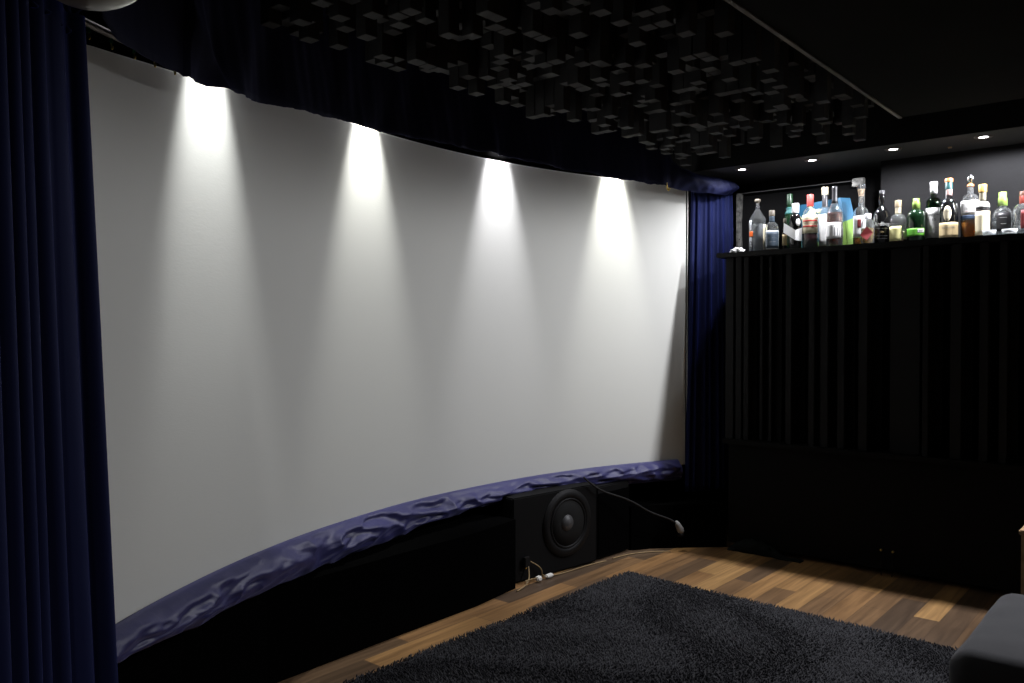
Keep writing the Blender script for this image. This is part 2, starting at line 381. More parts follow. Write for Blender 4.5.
# curtains
def fold_curtain(name, path, z_top, z_bot, nf, amp, flare, label, seed, m='velvet', head=True, headh=.07):
    """path: list of plan points; pleated sheet"""
    root = empty(name, (*path[len(path) // 2], z_bot)); tag(root, label, 'curtain')
    rx, ry, rz = root.location
    pl = []; cum = [0]
    for a, b in zip(path, path[1:]): cum.append(cum[-1] + math.dist(a, b))
    def at(u):
        s = u * cum[-1]
        for k in range(len(path) - 1):
            if s <= cum[k + 1] + 1e-9:
                t = (s - cum[k]) / (cum[k + 1] - cum[k]); a, b = path[k], path[k + 1]
                tx, ty = (b[0] - a[0]), (b[1] - a[1]); l = math.hypot(tx, ty)
                return a[0] + tx * t, a[1] + ty * t, ty / l, -tx / l
    rows = 44; n = nf * 26
    def fn(u, v, hd=False):
        x, y, nx, ny = at(u)
        h = v
        ph = 2 * math.pi * nf * (u + .018 * math.sin(7 * u * math.pi + seed)) + .5 * noise.noise(Vector((u * nf * .6, h * 1.2, seed))) * h * 2.4
        mod = .65 + .5 * noise.noise(Vector((u * nf * .8, seed, h * .4)))
        a_ = amp * mod * (.55 + .6 * h)
        w_ = math.sin(ph); w_ = math.copysign(abs(w_) ** .8, w_)
        off = a_ * w_ + .25 * a_ * math.sin(2 * ph + 1 + 2 * h)
        if hd: off = off * .6 + .016 * math.sin(ph * 3.3) + .014
        tx, ty = -ny, nx
        lat = .35 * a_ * math.cos(ph) + (u - .5) * flare * h
        z = z_top + (z_bot - z_top) * v
        if v > .98: z += .006 * math.sin(ph * .5)
        return (x + nx * off + tx * lat * 1 - rx, y + ny * off + ty * lat - ry, z - rz)
    ribbon('drape', n, rows, fn, m, root, .004)
    if head:
        def hf(u, v):
            x, y, z = fn(u, 0, True)
            xx, yy, nx, ny = at(u)
            b = .022 * math.sin(math.pi * v) + .018 * noise.noise(Vector((u * 60, v * 5, seed)))
            return (x + nx * b, y + ny * b, z_top - rz - .045 + headh * v + .022 * noise.noise(Vector((u * 45, v * 2, seed + 3))))
        ribbon('gathered_heading', n, 8, hf, m, root, .004)
    return root
pl = [arc(-40.95 - 1.1 * k, RS - .18) for k in range(20)]
fold_curtain('stage_curtain', pl, 1.885, .02, 21, .023, .28, 'tall navy velvet curtain hanging left of the screen', 1.3)
pr = [(-2.34, 4.385), (-2.295, 4.47), (-2.25, 4.56), (-2.225, 4.62), (-2.215, 4.65)]
fold_curtain('stage_curtain', pr, 2.10, .29, 7, .018, .08, 'navy velvet curtain between the screen and the bottle bar', 4.1, head=False)

# curtain rail and gliders at the left
rl = empty('curtain_rail', (*arc(-42, RS - .075), 1.98)); tag(rl, 'dark curved metal curtain rail above the screen top left corner', 'curtain rail')
rx, ry, rz = rl.location
tube('rail', [(arc(a, RS - .085)[0] - rx, arc(a, RS - .085)[1] - ry, 1.954 + (a + 37.4) * .0055 - rz) for a in range(-47, -24, 2)], .010, 'metal', rl)
for a in (-46, -36, -27):
    x, y = arc(a, RS - .085); zz = 1.954 + (a + 37.4) * .0055
    tube('bracket', [(x - rx, y - ry, zz + .008 - rz), (x - rx, y - ry, 2.2 - rz), (x - rx - .004, y - ry, 2.448 - rz)], .004, 'metal', rl)
names = ['first', 'second', 'third', 'fourth', 'fifth']
for k, a in enumerate([-37.38, -35.74, -34.02, -32.45, -30.82]):
    x, y = arc(a, RS - .083); zz = 1.954 + (a + 37.4) * .0055
    h = empty('curtain_hook', (x, y, zz - .032)); 
    tag(h, f'{names[k]} small hook from the left curtain on the curtain rail', 'curtain hook', 'hooks on the curtain rail')
    box('glider', (-.004, -.003, .012), (.004, .003, .036), 'green_plastic', h, .0012)['label'] = 'green plastic glider'
    tube('hook', [(0, 0, .014), (0, 0, .002), (.004, 0, -.006), (.008, 0, -.002), (.008, 0, .004)], .0018, 'gold', h)
# brass clip at the far end of the valance
x, y = arc(25.0, RS - .10)
hk = tube('brass_clip', [(0, 0, .05), (0, 0, .02), (.006, .004, 0), (.012, .006, .01), (.012, .008, .02)], .0035, 'gold'); hk.location = (-2.335, 4.09, 2.03)
tag(hk, 'tiny brass clip below the right end of the valance', 'clip')

# pendant lamp top left
pd = empty('pendant_lamp', (-1.198, .491, 1.702)); tag(pd, 'unlit greenish opal pendant lamp cropped by the top left edge', 'lamp')
prof = [(0.0001, 0)] + [(.094 * math.sin(t), .085 - .085 * math.cos(t)) for t in np.linspace(.15, 2.6, 18)]
lathe('glass_shade', prof, 'opal', pd, 40)
lathe('cap', [(.0001, .185), (.04, .18), (.04, .16), (.052, .155), (.052, .15), (.0001, .15)], 'metal', pd)
tube('cord', [(0, 0, .18), (0, 0, .4), (0, 0, .746)], .004, 'cable_black', pd)

# screen spotlights, hidden behind the valance
def add_light(name, kind, loc, parent, energy, col, **k):
    d = bpy.data.lights.new(name, kind); d.energy = energy; d.color = col
    for a, b in k.items(): setattr(d, a, b)
    o = bpy.data.objects.new(name, d); COL.objects.link(o); o.parent = parent; o.location = loc
    return o
pos = ['leftmost', 'second from left', 'third from left', 'rightmost']
for k, ph in enumerate([-26.06, -10.57, 4.32, 18.02]):
    zl = 2.385
    x, y = arc(ph, RS - .095); t = empty('screen_spotlight', (x, y, zl), R(-ph))
    tag(t, f'small downlight behind the valance making the {pos[k]} bright beam on the screen', 'spotlight', 'screen spotlights')
    lathe('housing', [(.0001, .064), (.030, .064), (.034, .05), (.034, .0), (.031, .0), (.028, .008), (.0001, .012)], 'metal', t, 20)
    lathe('lens', [(.0001, .010), (.028, .0095), (.028, .006), (.0001, .0055)], 'lens', t, 20)
    a = add_light('beam', 'SPOT', (0, 0, -.004), t, SCREEN_CORE, SCR_COL[k], spot_size=R(38), spot_blend=1.0, shadow_soft_size=.014)
    a.rotation_euler = (0, R(9), 0)
    a = add_light('beam_halo', 'SPOT', (0, 0, -.004), t, SCREEN_MID, SCR_COL[k], spot_size=R(64), spot_blend=1.0, shadow_soft_size=.014)
    a.rotation_euler = (0, R(4), 0)
    add_light('spill', 'SPOT', (0, 0, -.004), t, SCREEN_SPILL, SCR_COL[k], spot_size=R(176), spot_blend=.35, shadow_soft_size=.02)

# bar downlights; last three unseen, added to brighten the left end of the screen
for k, (x, y) in enumerate([(-2.040, 4.420), (-1.641, 4.425), (-1.230, 4.425), (-.826, 4.42), (-.416, 4.42), (-.006, 4.42), (.404, 4.42)]):
    t = empty('downlight', (x, y, 2.167)); tag(t, f'small lit round downlight above the bottles, {pos[k]} of the four in view' if k < 4 else f'added unseen soffit downlight beyond the right picture edge, {names[k - 4]} after the four in view', 'ceiling light', 'downlights over the bar')
    lathe('trim_ring', [(.022, 0), (.022, -.004), (.036, -.005), (.040, -.002), (.040, .0)], 'metal', t, 28, closed=True)
    lathe('lens', [(.0001, -.0015), (.021, -.0015), (.021, -.0005), (.0001, -.0005)], 'lens', t, 24)
    add_light('bulb', 'SPOT', (0, 0, -.012), t, BAR_SPOT * [.65, .85, 1, 1.1, 2.0, 2.5, 2.5][k], BAR_COOL, spot_size=R(178), spot_blend=[1, .9, .6, .3, .15, .15, .15][k], shadow_soft_size=.018)
box_ = box('sensor', (-.008, -.008, 0), (.008, .008, .006), 'palewood'); box_.location = (-1.0, 4.56, 2.161)
tag(box_, 'tiny pale square fitting in the soffit left of the rightmost downlight', 'fitting')

# ------------------------------------------------------------------ bar
bt = empty('bar_cabinet', (-.75, 4.55, 0)); tag(bt, 'tall black bar cabinet with vertical slats, carrying the bottles', 'bar cabinet')
bx, by = -.75, 4.55
box('carcass', (-2.12 - bx, 4.47 - by, .05), (.9 - bx, 4.86 - by, 1.664), 'black', bt)
box('lower_front', (-2.105 - bx, 4.395 - by, .03), (.9 - bx, 4.47 - by, .60), 'blackwood', bt, .003)
box('ledge', (-2.125 - bx, 4.355 - by, .60), (.9 - bx, 4.47 - by, .628), 'blackwood', bt, .003)
box('counter', (-2.165 - bx, 4.352 - by, 1.664), (.92 - bx, 4.88 - by, 1.692), 'barblack', bt, .004)
sl = [(-2.121, -2.072), (-2.059, -2.023), (-2.011, -1.981), (-1.928, -1.911), (-1.876, -1.859), (-1.768, -1.735), (-1.642, -1.610), (-1.578, -1.538), (-1.489, -1.453), (-1.382, -1.338), (-1.236, -1.096), (-1.078, -1.051), (-0.954, -0.906), (-0.830, -0.793), (-0.748, -0.715),
      (-.64, -.60), (-.52, -.47), (-.41, -.37)]
for k, (a, b) in enumerate(sl):
    d = .03 if k in (3, 4, 10) else 0
    M.setdefault('slatwood', mat('black_slat_wood', (.007, .007, .0073), .7, Specular_IOR_Level=.2))
    box('slat', (a - bx, 4.385 + d - by, .628), (b - bx, 4.47 - by, 1.664), 'slatwood', bt, .002)
dep = [.045, .065, .03, .055]
for k, ((a, b), (c, d)) in enumerate(zip(sl, sl[1:])):
    if c - b > .03: box('recessed_strip', (b + .002 - bx, 4.41 + dep[k % 4] * .8 - by, .628), ((b + c) / 2 - bx, 4.47 - by, 1.664), 'blackwood', bt)
# dark framed panel on the wall behind the bottles
fp = empty('framed_panel', (-1.82, 4.70, 1.692)); tag(fp, 'black panel in a thin scuffed silver frame behind the leftmost bottles', 'frame')
box('panel', (-.36, .02, 0), (.345, .03, .37), 'niche', fp)
v = [(-.385, 0, 0), (-.352, 0, 0), (-.358, 0, .2), (-.350, 0, .385), (-.385, 0, .392)]
v2 = [(x, .02, z) for x, _, z in v]
pydata('left_rail', v + v2, [(0, 1, 2, 3, 4), (9, 8, 7, 6, 5)] + [(k, (k + 1) % 5, (k + 1) % 5 + 5, k + 5) for k in range(5)], 'silver', fp)['label'] = 'wide pale scuffed side rail'
box('top_rail', (-.35, .0, .384), (.35, .02, .388), 'dimrail', fp)
box('corner_bracket', (.30, -.008, .352), (.365, .02, .398), 'silver', fp, .004)['label'] = 'shiny corner bracket'
box('right_rail', (.352, 0, 0), (.362, .02, .352), 'silver', fp)
tube('screw', [(-.36, -.001, .05), (-.36, -.003, .05)], .004, 'ink_black', fp); tube('screw', [(-.362, -.001, .11), (-.362, -.003, .11)], .004, 'ink_black', fp); tube('screw', [(-.36, -.001, .27), (-.36, -.003, .27)], .004, 'ink_black', fp)

ZB = 1.692
# ------------------------------------------------------------------ bottles
def bottle(label, x, y, prof, glass='g_clear', liq=None, face=0, cat='bottle', labels=(), caps=(), texts=(), flatten=1.0, seg=32, solid=False):
    """prof: outer profile (r,z) from base to mouth. liq: (material, fill_z). labels: (z0,z1,centre_deg,half_deg,mat,name). caps: (name, profile, mat)"""
    rz = math.asin(-x / math.hypot(x, y)) + R(face)
    t = empty('bottle', (x - .010 * max(0, min(1, (-x - .95) / .7)), y + .02, ZB), rz); tag(t, label, cat, 'bottles on the bar counter')
    def rad(z):
        for (r0, z0), (r1, z1) in zip(prof, prof[1:]):
            if z0 <= z <= z1 and z1 > z0: return r0 + (r1 - r0) * (z - z0) / (z1 - z0)
        return prof[-1][0]
    th = .0022
    if solid: body = [(.0001, 0)] + prof + [(prof[-1][0] - .003, prof[-1][1]), (.0001, prof[-1][1] - .002)]; lathe('glass', body, glass, t, seg, flatten=flatten)
    else:
        inner = [(max(r - th, .003), max(z, .007)) for r, z in prof]
        inner[0] = (max(prof[0][0] - th * 2, .003), .007)
        body = [(.0001, .0008)] + prof + inner[::-1] + [(.0001, .007)]
        lathe('glass', body, glass, t, seg, flatten=flatten)
    if liq:
        lm, fz = liq
        lp = [(.0001, .0076), (prof[0][0] - th - .0012, .0078)]
        for r, z in prof:
            if .009 < z < fz: lp.append((max(r - th - .0007, .002), z))
        lp += [(max(rad(fz) - th - .0007, .002), fz), (.0001, fz)]
        lathe('liquid', lp, lm, t, seg, flatten=flatten)
    for (z0, z1, c, hw, m_, nm) in labels:
        n = 16; nz = 5; vv, ff = [], []
        for i in range(n + 1):
            a = R(c - hw + 2 * hw * i / n)
            for j in range(nz + 1):
                z = z0 + (z1 - z0) * j / nz; r = rad(z) + .0007
                if nm.startswith('oval'):
                    q = 1 - (2 * i / n - 1) ** 2; mid = (z0 + z1) / 2; z = mid + (z - mid) * math.sqrt(max(q, .02)); r = rad(z) + .0016
                if nm.startswith('over'): r += .0008
                vv.append((r * math.sin(a), -r * math.cos(a) * flatten, z))
        for i in range(n):
            for j in range(nz): ff.append((i * (nz + 1) + j, (i + 1) * (nz + 1) + j, (i + 1) * (nz + 1) + j + 1, i * (nz + 1) + j + 1))
        me = bpy.data.meshes.new('label'); me.from_pydata(vv, [], ff)
        nm2 = nm.replace('over_', '').replace('oval_', '')
        o = new_obj(nm2 or 'label', me, m_, t, True); md = o.modifiers.new('t', 'SOLIDIFY'); md.thickness = .0004; md.offset = 1
    for nm, pf, m_ in caps: lathe(nm, pf, m_, t, 20)
    for (s, z, size, m_, c, rot) in texts:
        text_mesh('lettering', s, size, m_, t, r=(rad(z) + .0015) if flatten == 1 else rad(z) + .0015, loc=(R(c), 0, z), rot=R(rot))
    return t
def std(r, hs, rn, hn, h, base=.004, shoulder=.03):
    """straight body radius r up to hs, shoulder to neck radius rn at hn, top at h"""
    p = [(r * .93, 0), (r, base), (r, hs)]
    for k in range(1, 7):
        t = k / 6; a = t * math.pi / 2
        p.append((rn + (r - rn) * math.cos(a) ** .9 if t < 1 else rn, hs + (hn - hs) * math.sin(a) ** 1.1))
    p += [(rn, h)]
    return p
def cone(r, hs, rn, hn, h):
    return [(r * .93, 0), (r, .004), (r, hs - .01), (r * .985, hs), (rn * 1.15, hn - .01), (rn, hn), (rn, h)]
def cap(r, z0, z1, r2=None):
    r2 = r2 or r
    return [(.0001, z0), (r, z0), (r, z0 + .001), (r2, z1 - .0015), (r2 * .92, z1), (.0001, z1)]

bottle('tall silver-clear bottle with an orange spot, leftmost on the bar', -1.988, 4.52, cone(.0465, .20, .011, .265, .29), liq=('l_clear', .17), face=0,
       labels=[(.015, .19, -62, 18, 'ink_silver', 'side_label'), (.095, .125, -52, 20, 'ink_orange', 'over_orange_spot'), (.02, .165, 62, 22, 'paper_cream', 'rear_label')],
       caps=[('neck_ring', cap(.013, .262, .27), 'cap_black'), ('stopper', [(.0001, .286), (.009, .286), (.011, .296), (.017, .300), (.0175, .310), (.012, .315), (.0001, .315)], 'cap_taupe')],
       texts=[('CID', .155, .034, 'ink_black', -52, 90), ('FD', .05, .034, 'ink_black', -52, 90)])
bottle('short round-shouldered bottle with slate blue label, second from the left end', -1.875, 4.455, std(.0395, .11, .0135, .165, .20), liq=('l_amber', .022),
       labels=[(.012, .115, 5, 58, 'ink_silver', 'label_border'), (.017, .11, 5, 53, 'paper_bluegrey', 'over_label'), (.165, .197, 0, 175, 'paper_bluegrey', 'neck_label')],
       caps=[('stopper', cap(.016, .2, .232), 'cap_taupe')], texts=[('— —— —', .075, .017, 'ink_silver', 5, 0), ('———', .052, .012, 'ink_silver', 5, 0)])
bottle('miniature brown bottle squeezed behind the dark bottle with white tag', -1.803, 4.462, std(.0135, .11, .007, .135, .165), glass='g_brown', liq=('l_dark', .09), labels=[(.03, .09, -20, 80, 'paper_tan', 'label')],
       caps=[('cap', cap(.009, .158, .18), 'cap_taupe')])
bottle('slim green-necked bottle with green cap behind the dark bottle', -1.815, 4.56, std(.029, .19, .0145, .235, .31), glass='g_dkgreen', solid=True,
       labels=[(.215, .255, 0, 80, 'card_teal', 'shoulder_label')], caps=[('cap', cap(.0165, .27, .33), 'cap_green')])
b5 = bottle('black bottle with a white cap and tilted white paper tag', -1.741, 4.455, std(.0335, .15, .0135, .20, .215), glass='g_black', solid=True,
       labels=[(.13, .17, 25, 22, 'paper_white', 'oval_shoulder_label')], caps=[('cap', cap(.0195, .205, .257), 'cap_white')])
pydata('paper_tag', [(-.062, -.038, .095), (.0, -.052, .05), (.034, -.042, .045), (.036, -.042, .118), (.0, -.052, .105), (-.060, -.038, .148)], [(0, 1, 4, 5), (1, 2, 3, 4)], 'paper_white', b5).modifiers.new('t', 'SOLIDIFY').thickness = .0006
bottle('round bottle with bright red cap and cream label', -1.661, 4.46, std(.041, .165, .015, .225, .245), liq=('l_dark', .085),
       labels=[(.085, .185, 0, 75, 'paper_cream', 'label'), (.148, .156, 0, 60, 'ink_red', 'over_red_band'), (.118, .126, 0, 60, 'ink_red', 'over_red_band')],
       caps=[('cap', cap(.018, .232, .298), 'cap_red')], texts=[('———', .172, .016, 'ink_red', 0, 0), ('— ——', .138, .02, 'ink_red', 0, 0)])
bottle('clear bottle with cream-topped black cap and plain white label', -1.606, 4.53, std(.0335, .19, .013, .235, .275), liq=('l_gold', .02),
       labels=[(.018, .19, 0, 70, 'paper_white', 'label')],
       caps=[('neck_sleeve', cap(.0155, .232, .30), 'cap_black'), ('stopper', cap(.0175, .30, .341), 'cap_cream')])
bottle('tall bottle of red-brown spirit with long black neck foil', -1.526, 4.445, [(.040, 0), (.042, .004), (.042, .17), (.040, .185), (.018, .23), (.013, .245), (.012, .31)], liq=('l_red', .185),
       labels=[(.045, .13, -15, 62, 'paper_white', 'label')], texts=[('———', .115, .016, 'ink_grey', 18, 0), ('|||||||', .085, .05, 'ink_grey', 20, 0), ('—— ——', .058, .011, 'ink_grey', -15, 0)],
       caps=[('neck_foil', [(.0001, .235), (.0175, .235), (.014, .25), (.0135, .305), (.0145, .318), (.013, .325), (.0001, .325)], 'cap_black')])
bottle('clear bottle with tall glass stopper and red crest label', -1.418, 4.53, std(.039, .165, .0135, .215, .27), liq=('l_amber', .045),
       labels=[(.05, .165, -20, 55, 'paper_white', 'label'), (.10, .145, -12, 13, 'paper_red', 'over_oval_crest')],
       caps=[('stopper', [(.0001, .235), (.010, .235), (.012, .27), (.022, .325), (.020, .333), (.0001, .333)], 'g_clear'), ('cork', [(.0001, .236), (.009, .24), (.011, .28), (.016, .31), (.0001, .31)], 'cork')])
b10 = bottle('small amber-filled bottle with white cap and dark red diamond tag', -1.352, 4.425, std(.0335, .09, .012, .135, .15), liq=('l_gold', .085),
       caps=[('cap', cap(.016, .136, .162), 'cap_white')])
pydata('diamond_tag', [(-.036, -.034, .048), (-.004, -.044, .02), (.026, -.034, .06), (-.006, -.04, .093)], [(0, 1, 2, 3)], 'paper_red', b10).modifiers.new('t', 'SOLIDIFY').thickness = .001
bottle('black bottle with white old-style lettering, no paper label', -1.299, 4.48, [(.038, 0), (.0405, .004), (.0405, .145), (.038, .165), (.024, .19), (.0135, .20), (.0135, .215), (.016, .235), (.0145, .26), (.012, .27)], glass='g_black', solid=True,
       caps=[('cap', cap(.013, .262, .283), 'cap_black')], texts=[('Ardbeg', .105, .027, 'paper_white', 0, 0), ('—— ——— ——', .083, .0085, 'paper_white', 0, 0), ('TEN', .064, .011, 'paper_tan', 0, 0), ('—— ——— —— ——', .045, .0065, 'ink_silver', 0, 0), ('——— ———', .03, .0085, 'ink_silver', 0, 0)])
bottle('clear half-empty bottle with tan cap and pale yellow label', -1.215, 4.458, std(.040, .105, .0135, .15, .185), liq=('l_amber', .03),
       labels=[(.012, .085, -28, 50, 'paper_yellow', 'label'), (.018, .06, 52, 20, 'paper_cream', 'rear_label'), (.151, .183, 0, 170, 'paper_cream', 'neck_seal')],
       caps=[('cap', cap(.0165, .184, .22), 'cap_tan')])
bottle('squat dark green bottle with lime cap and lime label band', -1.132, 4.462, std(.0425, .125, .0155, .165, .18), glass='g_dkgreen', solid=True,
       labels=[(.03, .068, -8, 70, 'paper_green', 'label'), (.045, .064, 30, 22, 'paper_white', 'over_barcode_patch')],
       caps=[('cap', [(.0001, .168), (.019, .168), (.018, .2), (.0155, .206), (.0155, .221), (.0001, .221)], 'cap_lime')], texts=[('||||||', .055, .012, 'ink_black', 30, 0)])
bottle('tall green bottle with white cap and long white label', -1.064, 4.51, std(.0355, .185, .0135, .225, .28), glass='g_green', liq=('l_dark', .17),
       labels=[(.02, .17, 0, 72, 'paper_white', 'label')], caps=[('cap', [(.0001, .245), (.0165, .245), (.0165, .278), (.0155, .28), (.0175, .283), (.0175, .303), (.0001, .303)], 'cap_white')],
       texts=[('LAPHROAIG', .135, .0115, 'ink_black', 0, 0), ('10', .11, .018, 'ink_black', 0, 0), ('———', .07, .012, 'ink_grey', 0, 0), ('—— —', .045, .009, 'ink_grey', 0, 0)])
bottle('dark bottle with orange top, teal neck and two cream labels', -.985, 4.458, std(.0415, .145, .0145, .205, .28), glass='g_black', solid=True,
       labels=[(.012, .085, 0, 78, 'paper_tan', 'label'), (.09, .165, -8, 24, 'paper_cream', 'oval_oval_label'), (.218, .25, 15, 60, 'pink_strip', 'neck_strip')],
       caps=[('neck_foil', cap(.0165, .25, .286), 'cap_teal'), ('stopper', cap(.0185, .286, .304), 'cap_orange')], texts=[('LAGAVULIN', .06, .0115, 'ink_grey', 0, 0), ('16', .138, .014, 'ink_grey', -8, 0)])
bottle('clear whiskey bottle with glass stopper and blue-banded white label', -.901, 4.51, std(.0425, .17, .014, .225, .27), liq=('l_amber', .095),
       labels=[(.118, .19, 0, 82, 'paper_white', 'label'), (.098, .118, 0, 82, 'paper_blue', 'blue_band')], texts=[('—— ———', .155, .0125, 'ink_grey', -5, 0), ('— ——', .135, .01, 'ink_red', -5, 0)],
       caps=[('orange_ring', cap(.0155, .262, .272), 'cap_orange'), ('stopper', [(.0001, .272), (.010, .272), (.010, .285), (.0155, .292), (.0155, .305), (.011, .321), (.0001, .321)], 'chrome')])
bottle('slim bottle with gold cap and tall cream label', -.836, 4.445, std(.0305, .14, .0135, .175, .22), glass='g_clear', liq=('l_dark', .155),
       labels=[(.012, .125, 0, 80, 'paper_cream', 'label'), (.145, .17, 0, 160, 'paper_white', 'shoulder_label'), (.178, .22, 0, 170, 'cap_cream', 'neck_label')],
       caps=[('cap', cap(.0185, .218, .256), 'cap_gold')])
bottle('round clear bottle with lime green cap and white script over dark label', -.765, 4.52, std(.0465, .085, .0165, .145, .165), liq=('l_clear', .08),
       labels=[(.03, .12, 8, 40, 'cap_black', 'label')], caps=[('cap', [(.0001, .155), (.021, .155), (.0195, .19), (.017, .196), (.017, .221), (.0001, .221)], 'cap_lime')],
       texts=[('~~~', .095, .017, 'paper_white', 5, 0), ('~~', .065, .02, 'paper_white', 5, 0)])
bottle('clear bottle with red neck cut by the right picture edge', -.668, 4.462, std(.0455, .105, .0165, .15, .165), liq=('l_clear', .05),
       labels=[(.03, .115, 22, 38, 'paper_red', 'label')], caps=[('neck_foil', cap(.019, .148, .186), 'cap_dkred'), ('stopper', cap(.0185, .186, .207), 'cap_brown')])

def dish(x, y, r, h, label):
    t = lathe('glass_dish', [(.0001, 0), (r * .8, 0), (r, h), (r - .003, h), (r * .8 - .002, .006), (.0001, .006)], 'g_dish', None, 24); t.location = (x, y, ZB); tag(t, label, 'glass dish', 'glass dishes on the bar counter')
dish(-.795, 4.398, .030, .026, 'low clear glass dish in front of the gold-capped bottle')
dish(-.712, 4.398, .034, .026, 'low clear glass dish in front of the lime-capped round bottle')

# blue and green carton behind the bottles
ca = empty('carton', (-1.662, 4.659, ZB)); tag(ca, 'blue and lime green carton tapering upwards behind the bottles', 'carton')
def carton_mat():
    m = mat('carton_print', (.05, .3, .5), .5); L = m.node_tree.links; b = m.node_tree.nodes['Principled BSDF']
    tc = N(m, 'ShaderNodeTexCoord'); sp = N(m, 'ShaderNodeSeparateXYZ'); L.new(tc.outputs['Object'], sp.inputs[0])
    a = N(m, 'ShaderNodeMath', operation='MULTIPLY'); a.inputs[1].default_value = -.75; L.new(sp.outputs['X'], a.inputs[0])
    c = N(m, 'ShaderNodeMath', operation='ADD'); L.new(a.outputs[0], c.inputs[0]); L.new(sp.outputs['Z'], c.inputs[1])
    g = N(m, 'ShaderNodeMath', operation='GREATER_THAN'); g.inputs[1].default_value = .06; L.new(c.outputs[0], g.inputs[0])
    mx = N(m, 'ShaderNodeMix', data_type='RGBA'); mx.inputs[6].default_value = (.12, .22, .03, 1); mx.inputs[7].default_value = (.006, .065, .125, 1)
    L.new(g.outputs[0], mx.inputs[0]); L.new(mx.outputs[2], b.inputs['Base Color']); return m
M['carton'] = carton_mat()
v = [(-.150, -.050, 0), (.15, -.050, 0), (.20, .04, 0), (-.165, .04, 0), (-.205, -.03, .262), (.105, -.035, .288), (.135, .03, .290), (-.205, .03, .266)]
pydata('box', v, [(0, 1, 5, 4), (1, 2, 6, 5), (2, 3, 7, 6), (3, 0, 4, 7), (4, 5, 6, 7), (0, 3, 2, 1)], 'carton', ca)
v = [(-.204, -.036, .255), (-.14, -.0365, .262), (-.14, -.045, .185), (-.163, -.046, .19)]
pydata('teal_corner', v, [(0, 1, 2, 3)], 'card_teal', ca).modifiers.new('t', 'SOLIDIFY').thickness = .001
v = [(-.04, -.046, .19), (.0, -.043, .235), (-.06, -.043, .235), (-.11, -.046, .19)]
pydata('yellow_shape', v, [(0, 1, 2, 3)], 'paper_yellow', ca).modifiers.new('t', 'SOLIDIFY').thickness = .001

# tissue
bm = bmesh.new(); bmesh.ops.create_icosphere(bm, subdivisions=4, radius=1)
for q in bm.verts:
    n_ = 1 + .35 * noise.noise(q.co * 2.2) + .25 * abs(noise.noise(q.co * 5)); q.co = Vector((q.co.x * .038 * n_, q.co.y * .022 * n_, max(q.co.z, -.6) * .017 * n_ + .010))
    q.co.z = max(q.co.z, 0)
me = bpy.data.meshes.new('tissue'); bm.to_mesh(me); bm.free(); o = new_obj('crumpled_tissue', me, 'tissue', None, False); o.location = (-2.062, 4.41, ZB)
tag(o, 'small crumpled white tissue at the left end of the bar', 'tissue')

# ------------------------------------------------------------------ low black fronts and subwoofer under the screen
def plinth(name, pts, depth, z1, label, cat, m='black', z0=0.0):
    """row of front points, extruded back (towards -X) by depth"""
    v, f = [], []; n = len(pts)
    back = [(p[0] - depth, p[1]) for p in pts]
    for z in (z0, z1):
        v += [(*p, z) for p in pts] + [(*p, z) for p in back]
    for k in range(n - 1):
        f += [(k, k + 1, 2 * n + k + 1, 2 * n + k), (n + k + 1, n + k, 3 * n + k, 3 * n + k + 1), (2 * n + k, 2 * n + k + 1, 3 * n + k + 1, 3 * n + k), (k + 1, k, n + k, n + k + 1)]
    f += [(0, 2 * n, 3 * n, n), (n - 1, 2 * n - 1, 4 * n - 1, 3 * n - 1)]
    o = pydata(name, v, f, m)
    if label: tag(o, label, cat)
    return o
plinth('screen_plinth', [(-1.86, .35), (-2.05, .62), (-2.2, .90), (-2.40, 1.25), (-2.505, 1.62), (-2.515, 2.2), (-2.515, 2.72), (-2.548, 3.02)], .4, .335, 'long low black fabric front below the left and middle of the screen', 'plinth')
def cabinet(name, a, b, depth, z1, label):
    t = empty(name, (a[0], a[1], 0), math.atan2(b[1] - a[1], b[0] - a[0])); tag(t, label, 'loudspeaker')
    wdt = math.dist(a, b)
    box('cabinet', (0, 0, .008), (wdt, depth, z1), 'blackwood', t, .006); return t, wdt
# local x runs along the front, local y points back into the box (-X world side)
sw, wd = cabinet('subwoofer', (-2.585, 3.045), (-2.50, 3.64), .30, .425, 'black subwoofer with one large round driver under the screen')
def ringlathe(name, prof, m, par, cx, cz):
    o = lathe(name, prof, m, par, 44); o.rotation_euler = (R(90), 0, 0); o.location = (cx, 0, cz); return o
dr = ringlathe('driver', [(.130, -.001), (.130, .010), (.145, .014), (.172, .010), (.175, -.001)], 'rubber', sw, .375, .25); 
lathe('surround', [(.116, .004), (.119, .012), (.125, .016), (.130, .012), (.1315, .004)], 'rubber', dr, 44)
lathe('cone', [(.0001, .0022), (.04, .0022), (.117, .010), (.117, .0075), (.04, .0005), (.0001, .0005)], 'cone', dr, 44)
lathe('dust_cap', [(.0001, .022), (.02, .0195), (.036, .011), (.042, .003)], 'dustcap', dr, 32)
cb, wd = cabinet('speaker_cabinet', (-2.515, 3.665), (-2.495, 3.955), .24, .40, 'plain black speaker cabinet right of the subwoofer')
box('front_panel', (.01, -.006, .02), (wd - .01, 0, .363), 'black', cb)
plinth('corner_panel', [(-2.49, 3.97), (-2.40, 4.10), (-2.2, 4.30), (-2.16, 4.34), (-2.11, 4.388)], .3, .25, 'low black panel in the corner under the far curtain', 'panel')

